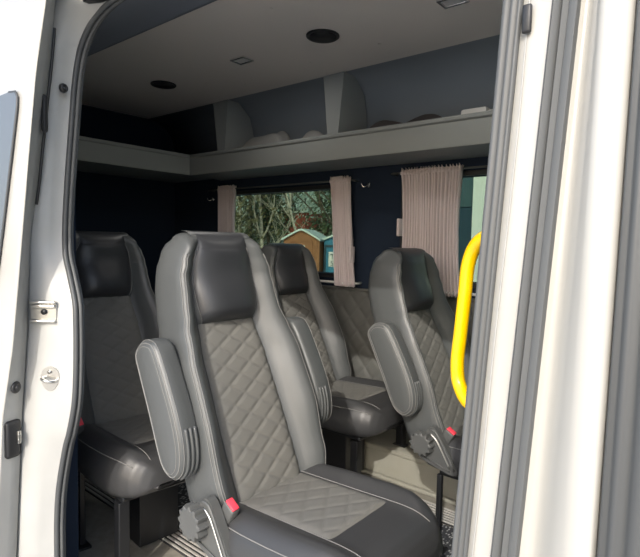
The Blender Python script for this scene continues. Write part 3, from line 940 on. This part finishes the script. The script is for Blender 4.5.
grid(bm, [[Vector((p.x, p.y, z))for p in out] for z in (0, .006)], close_u=True, cap=True); sharp(mesh_obj('plate', bm, M['steel'], root))
bm = bmesh.new(); tube(bm, cat_rom([(-.016, -.004, .004), (-.015, -.003, .018), (0, .0, .026), (.016, .004, .018), (.018, .004, .004)], 5), .0045, 8); mesh_obj('loop', bm, M['steel'], root)
bm = bmesh.new(); cyl(bm, (0, .022, .008), (0, 0, 1), .005, .005, 12); mesh_obj('screw', bm, M['steel'], root)
def bump(z, f, r, label, push=-.006):
    root = empty('rubber_bumper'); root.matrix_world = jframe(z, f, push); tag(root, label, 'bumper')
    bm = bmesh.new(); rows = [[Vector((rr*math.cos(2*PI*k/24), rr*math.sin(2*PI*k/24), zz)) for k in range(24)] for rr, zz in ((r, 0), (r, .006), (r*.85, .011), (r*.55, .011), (r*.45, .004), (r*.2, .004))]
    grid(bm, rows, close_u=True, cap=True); mesh_obj('cup', bm, M['black_plastic'], root)
    bm = bmesh.new(); cyl(bm, (0, 0, .007), (0, 0, 1), r*.3, .006, 12); mesh_obj('stem', bm, M['rubber'], root)
bump(1.575, .42, .0125, 'round black rubber bumper high on the white jamb')

# ---- sliding door slid open, outside the body
door = empty('door_1', (-1.5, .53, -.3)); struct(door)
SK = [(-.35, -1.515), (.66, -1.545), (.86, -1.50), (1.05, -1.483), (1.36, -1.458), (1.557, -1.44), (1.604, -1.432), (1.78, -1.39), (2.0, -1.35)]
ST = [(-.35, -1.535), (.65, -1.56), (.90, -1.55), (1.15, -1.562), (1.31, -1.53), (1.52, -1.505), (1.62, -1.49), (1.78, -1.475), (2.0, -1.45)]
GX0, GZ0, GZ1 = -1.56, 1.02, 1.525
def doorskin():
    bm = bmesh.new()
    rows = []
    for z in [lerp(-.35, 2.0, k/60) for k in range(61)]:
        xs = interp(SK, z); y = .53+.06*(z-.8); xi = interp(ST, z)
        rib = -.006*math.exp(-((z-1.585)/.012)**2)
        rows.append([Vector((xi, y+.056, z)), Vector((lerp(xi, xs, .5), y+.028, z)), Vector((xs-.001, y+.003, z)), Vector((xs-.006, y, z)), Vector((xs-.05, y-.006-rib, z)), Vector((xs-.09, y-.007-rib, z))])
    return bm, rows
bm, rows = doorskin()
# edge face : front end of the sliding door
grid(bm, [[r[0]+Vector((-.02, .0, 0)), r[0], r[1], r[2]] for r in rows])
bmesh.ops.translate(bm, verts=bm.verts[:], vec=-door.location)
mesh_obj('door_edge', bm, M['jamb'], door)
bm = bmesh.new()
gz = [lerp(-.35, 2.0, k/94) for k in range(95)]
rr_ = []
for z in gz:
    xs = interp(SK, z); y = .53+.06*(z-.8)
    cols = [xs-.001, xs-.004, xs-.02, xs-.045, xs-.07]+[lerp(xs-.07, -3.0, t) for t in (.03, .08, .2, .4, .7, 1)]
    row = []
    for i, x in enumerate(cols):
        dy = [.003, 0, -.002, -.003, -.003, -.003, -.003, -.004, -.005, -.005, -.005][i]
        dy += .008*math.exp(-((z-1.605)/.010)**2)*(1 if i > 1 else 0)
        row.append(Vector((x, y+dy, z)))
    rr_.append(row)
# skin with a hole for the window
vr = [[bm.verts.new(p) for p in r] for r in rr_]
def inside_glass(p):
    x1 = interp([(1.02, -1.615), (1.26, -1.585), (1.40, -1.548), (1.535, -1.535)], p.z)
    return GZ0 < p.z < GZ1 and p.x < x1-.0
for i in range(len(vr)-1):
    for j in range(len(vr[0])-1):
        bm.faces.new((vr[i][j], vr[i][j+1], vr[i+1][j+1], vr[i+1][j]))
bmesh.ops.translate(bm, verts=bm.verts[:], vec=-door.location)
sk_o = mesh_obj('door_skin', bm, M['paint'], door)
sd = sk_o.modifiers.new('thick', 'SOLIDIFY'); sd.thickness = .003; sd.offset = -1
# window glass pane: rounded polygon proud of the skin, with rubber surround
def gl_y(z): return .53+.06*(z-.8)-.0095
poly = []
for (x, z) in [(-2.8, .98), (-1.68, .98), (-1.625, 1.0), (-1.602, 1.06), (-1.57, 1.22), (-1.534, 1.42), (-1.520, 1.50), (-1.522, 1.527), (-1.538, 1.543), (-1.58, 1.548), (-2.8, 1.548)]:
    poly.append(Vector((x, gl_y(z), z)))
bm = bmesh.new(); extrude_poly(bm, [p-door.location for p in poly], (0, .0045, 0))
mesh_obj('door_window', bm, M['doorglass'], door, smooth=False)
bm = bmesh.new(); tube(bm, [p-door.location+Vector((0, .001, 0)) for p in poly[1:-1]], .003, 6); mesh_obj('window_rubber', bm, M['rubber'], door)
# fittings on the door edge
def edgept(z, f): 
    xs = interp(SK, z); y = .53+.06*(z-.8); xi = interp(ST, z)
    return Vector((lerp(xi, xs, f), lerp(y+.056, y+.003, f), z))
def eframe(z, f, push=0):
    a = edgept(z, 0); b = edgept(z, 1); u = (b-a).normalized(); v = Vector((0, 0, 1)); n = v.cross(u)
    if n.x < 0: n = -n
    p = edgept(z, f)+n*push-door.location
    return Matrix(((u.x, v.x, n.x, p.x), (u.y, v.y, n.y, p.y), (u.z, v.z, n.z, p.z), (0, 0, 0, 1)))
def onedge(name, z, f, fn, m, push=0):
    bm = bmesh.new(); fn(bm); Mx = eframe(z, f, push)
    for v in bm.verts: v.co = Mx @ v.co
    return mesh_obj(name, bm, m, door)
onedge('edge_bumper', .748, .55, lambda b: (cyl(b, (0, 0, .003), (0, 0, 1), .0165, .010, 20, bev=.003), cyl(b, (0, 0, .009), (0, 0, 1), .008, .006, 16)), M['black_plastic'])
lt = onedge('door_latch', .605, .50, lambda b: box(b, -.023, .022, -.054, .050, -.004, .010, .010, 3), M['black_plastic'])
onedge('latch_claw', .605, .28, lambda b: (box(b, -.006, .004, -.018, .018, .008, .016, .002), box(b, -.004, .006, -.010, -.004, .014, .019, .001), box(b, -.004, .006, .004, .010, .014, .019, .001)), M['steel'])
onedge('edge_stop', 1.49, .18, lambda b: box(b, -.013, .013, -.050, .050, -.002, .012, .008, 3), M['black_plastic'])
bm = bmesh.new(); pts = [edgept(z, -.06)-door.location+Vector((-.003, .004, 0)) for z in [lerp(1.25, 1.72, k/20) for k in range(21)]]
tube(bm, pts, .004, 6); mesh_obj('edge_seal', bm, M['black_plastic'], door)
# roller arm piece at the very top
bm = bmesh.new(); box(bm, -.04, .04, -.02, .02, -.02, .02, .004); 
o = mesh_obj('roller_bracket', bm, M['black_metal']); o.location = (-1.37, .705, 1.80); tag(o, 'dark metal roller bracket at the top corner of the door frame', 'bracket')

# ================================================================== OUTSIDE
bm = bmesh.new(); box(bm, -60, 40, -25, 60, -.75, -.65)
struct(mesh_obj('ground', bm, M['asphalt'], smooth=False))

def cabin(name, cx, cy, rz, w_, dp, hw, hp, m, label, sign=True):
    root = empty(name, (cx, cy, -.65), rz); tag(root, label, 'cabin')
    bm = bmesh.new()
    prof = cat_rom([(-w_/2, 0, hw), (-w_*.25, 0, lerp(hw, hp, .58)), (0, 0, hp), (w_*.25, 0, lerp(hw, hp, .58)), (w_/2, 0, hw)], 4)
    poly = [Vector((-w_/2, 0, 0))]+prof+[Vector((w_/2, 0, 0))]
    extrude_poly(bm, poly, (0, dp, 0)); mesh_obj('cabin_body', bm, m, root, smooth=False)
    bm = bmesh.new(); k = 1.08
    pr = [Vector((p.x*k, -.12, p.z+.01-(abs(p.x)/w_*.10))) for p in prof]; up = [p+Vector((0, 0, .07)) for p in pr[::-1]]
    extrude_poly(bm, pr+up, (0, dp+.24, 0)); mesh_obj('cabin_roof', bm, M['roofgreen'], root, smooth=False)
    return root
fr = math.atan2(.64, .76)   # cabins face back towards the parking side
c1 = cabin('toilet_cabin', -12.84, 14.3, fr-.25, 1.36, 1.5, 1.92, 2.24, M['brown'], 'brown cabin with a pale green arched roof seen through the left window')
bm = bmesh.new(); box(bm, -.16, .13, -.025, -.002, 1.35, 1.72, .005); mesh_obj('notice', bm, M['white'], c1, smooth=False)
bm = bmesh.new()
for x in (-.40, .40): box(bm, x-.02, x+.02, -.03, -.002, .1, 1.85)
box(bm, -.40, .40, -.03, -.002, 1.85, 1.89); mesh_obj('door_frame', bm, M['brown'], c1, smooth=False)
c2 = cabin('toilet_cabin', -11.90, 15.24, fr-.25, 1.02, 1.2, 1.95, 2.10, M['blue'], 'blue cabin with a white lettered sign beside the brown cabin')
bm = bmesh.new(); box(bm, -.33, .33, -.025, -.002, .95, 1.5, .005); mesh_obj('sign_board', bm, M['white'], c2, smooth=False)
bm = bmesh.new()
for x in (-.46, .46): box(bm, x-.03, x+.03, -.05, -.002, .05, 1.75)
box(bm, -.46, .46, -.05, -.002, 1.68, 1.75); mesh_obj('door_frame', bm, M['teal'], c2, smooth=False)
def letters(txt, x, z, size, parent, y, m):
    cu = bpy.data.curves.new('lettering', 'FONT'); cu.body = txt; cu.size = size; cu.extrude = .004; cu.align_x = 'LEFT'
    t = bpy.data.objects.new('lettering_source', cu); COL.objects.link(t)
    bpy.context.view_layer.update()
    me = bpy.data.meshes.new_from_object(t.evaluated_get(bpy.context.evaluated_depsgraph_get()))
    bpy.data.objects.remove(t); me.materials.clear(); me.materials.append(m)
    o = bpy.data.objects.new('lettering', me); COL.objects.link(o); o.parent = parent
    o.location = (x, y, z); o.rotation_euler = (PI/2, 0, 0)
    return o
letters('TB', -.25, 1.25, .26, c2, -.032, M['teal']); letters('SH', -.25, .99, .26, c2, -.032, M['teal'])

# brick house behind
root = empty('brick_house', (-18.55, 20.2, -.65)); tag(root, 'small red brick house glimpsed among the trees', 'house')
bm = bmesh.new(); box(bm, -.85, .62, 0, 2, 0, 3.35); mesh_obj('house_wall', bm, M['brick'], root, smooth=False)
bm = bmesh.new(); box(bm, -.95, .72, -.1, 2.1, 3.35, 3.43); mesh_obj('house_roof', bm, M['roofgreen'], root, smooth=False)
# building at the right window
root = empty('office_building', (-4.8, 12, -.65)); tag(root, 'pale building with a dark teal wing seen past the right curtain', 'building')
bm = bmesh.new(); box(bm, -.52, 7.5, 0, 5, 0, 6); mesh_obj('pale_wall', bm, M['wallwhite'], root, smooth=False)
bm = bmesh.new(); box(bm, -2.4, -.52, .1, 5, 0, 2.75); mesh_obj('teal_wall', bm, M['teal'], root, smooth=False)
bm = bmesh.new(); box(bm, -2.4, -.52, .12, 5, 2.77, 6); mesh_obj('upper_glazing', bm, M['tealup'], root, smooth=False)

# trees
def tree(x, y, h, cr, m, bark, nleaf, label, seed, lo=.25, leafsz=.09, grp='trees behind the cabins'):
    rnd = random.Random(seed)
    root = empty('tree', (x, y, -.65)); tag(root, label, 'tree', grp)
    bm = bmesh.new()
    def branch(p, d, L, r, depth):
        pts = [p.copy()]; q = p.copy(); dd = d.copy()
        for k in range(5):
            dd = (dd+Vector((rnd.uniform(-.18, .18), rnd.uniform(-.18, .18), rnd.uniform(-.05, .12)))).normalized()
            q = q+dd*L/5; pts.append(q.copy())
        tube(bm, pts, r, 5, rad=[lerp(r, r*.35, k/5) for k in range(6)])
        if depth > 0:
            for _ in range(4 if depth > 1 else 3):
                k = rnd.randint(1, 5); a = rnd.uniform(0, 2*PI)
                nd = (dd*.6+Vector((math.cos(a), math.sin(a), rnd.uniform(.1, .9)))*.7).normalized()
                branch(pts[k], nd, L*rnd.uniform(.4, .6), r*.45, depth-1)
    branch(Vector((0, 0, 0)), Vector((0, 0, 1)), h*.85, .035*h**.7, 2 if nleaf > 500 else 3)
    mesh_obj('trunk', bm, bark, root)
    if nleaf:
        bm = bmesh.new()
        cl = [(rnd.uniform(0, 2*PI), rnd.uniform(lo, 1), rnd.random()**.5) for _ in range(30)]
        cl = [Vector((math.cos(a)*cr*rr*(1.05-t*.65), math.sin(a)*cr*rr*(1.05-t*.65), t*h)) for a, t, rr in cl]
        for _ in range(nleaf):
            c = rnd.choice(cl)+Vector((rnd.gauss(0, cr*.2), rnd.gauss(0, cr*.2), rnd.gauss(0, h*.07)))
            sz = leafsz*rnd.uniform(.6, 1.4)
            u = Vector((rnd.gauss(0, 1), rnd.gauss(0, 1), rnd.gauss(0, 1))).normalized(); v = u.orthogonal().normalized()
            w2 = u.cross(v)
            a = [c+v*sz, c+w2*sz*.5, c-v*sz, c-w2*sz*.5]
            bm.faces.new([bm.verts.new(p) for p in a])
        mesh_obj('foliage', bm, m, root, smooth=False, recalc=False)
T = [(-18.0, 15.5, 6.5, 1.6, 'leaf_b', 'birch', 1500, 'yellowish thin tree at the left edge of the window view'),
     (-19.5, 18, 7.5, 1.8, 'leaf_a', 'bark', 2600, 'dark evergreen tree second from the left in the window view'),
     (-19.3, 19.2, 6.5, 1.3, 'leaf_a', 'bark', 2400, 'dark bushy tree behind the bare branches'),
     (-17.2, 16.6, 5.8, 1.5, 'leaf_b', 'birch', 260, 'bare branching tree left of the brown cabin'),
     (-15.5, 17.5, 5.0, 1.3, 'leaf_a', 'birch', 300, 'sparse pale tree just behind the brown cabin'),
     (-20.6, 23.6, 7.5, 2.3, 'leaf_c', 'bark', 3000, 'silvery green tree crown above the brown cabin'),
     (-17.2, 21.5, 7.2, 2.3, 'leaf_c', 'bark', 3000, 'silvery green tree above the blue cabin'),
     (-15.9, 19.8, 7.0, 1.2, 'leaf_a', 'bark', 2200, 'dark evergreen tree above the blue cabin roof'),
     (-14.0, 19.0, 7.5, 1.6, 'leaf_a', 'bark', 2600, 'dark tree hidden mostly by the right end of the curtain'),
     (-23.5, 20.5, 8, 2.2, 'leaf_b', 'bark', 2200, 'olive tree at the far left behind the thin tree'),
     (-26.5, 29, 9, 3.5, 'leaf_a', 'bark', 4000, 'distant dark tree left of the brick house'),
     (-21.0, 30, 9, 3.5, 'leaf_a', 'bark', 4000, 'distant dark tree right of the brick house'),
     (-31.5, 30, 9, 3.5, 'leaf_a', 'bark', 3500, 'distant dark tree at the far left of the view')]
for i, (x, y, h, cr, lm, bk_, nl, lb) in enumerate(T):
    tree(x, y, h, cr, M[lm], M[bk_], nl, lb, 40+i)
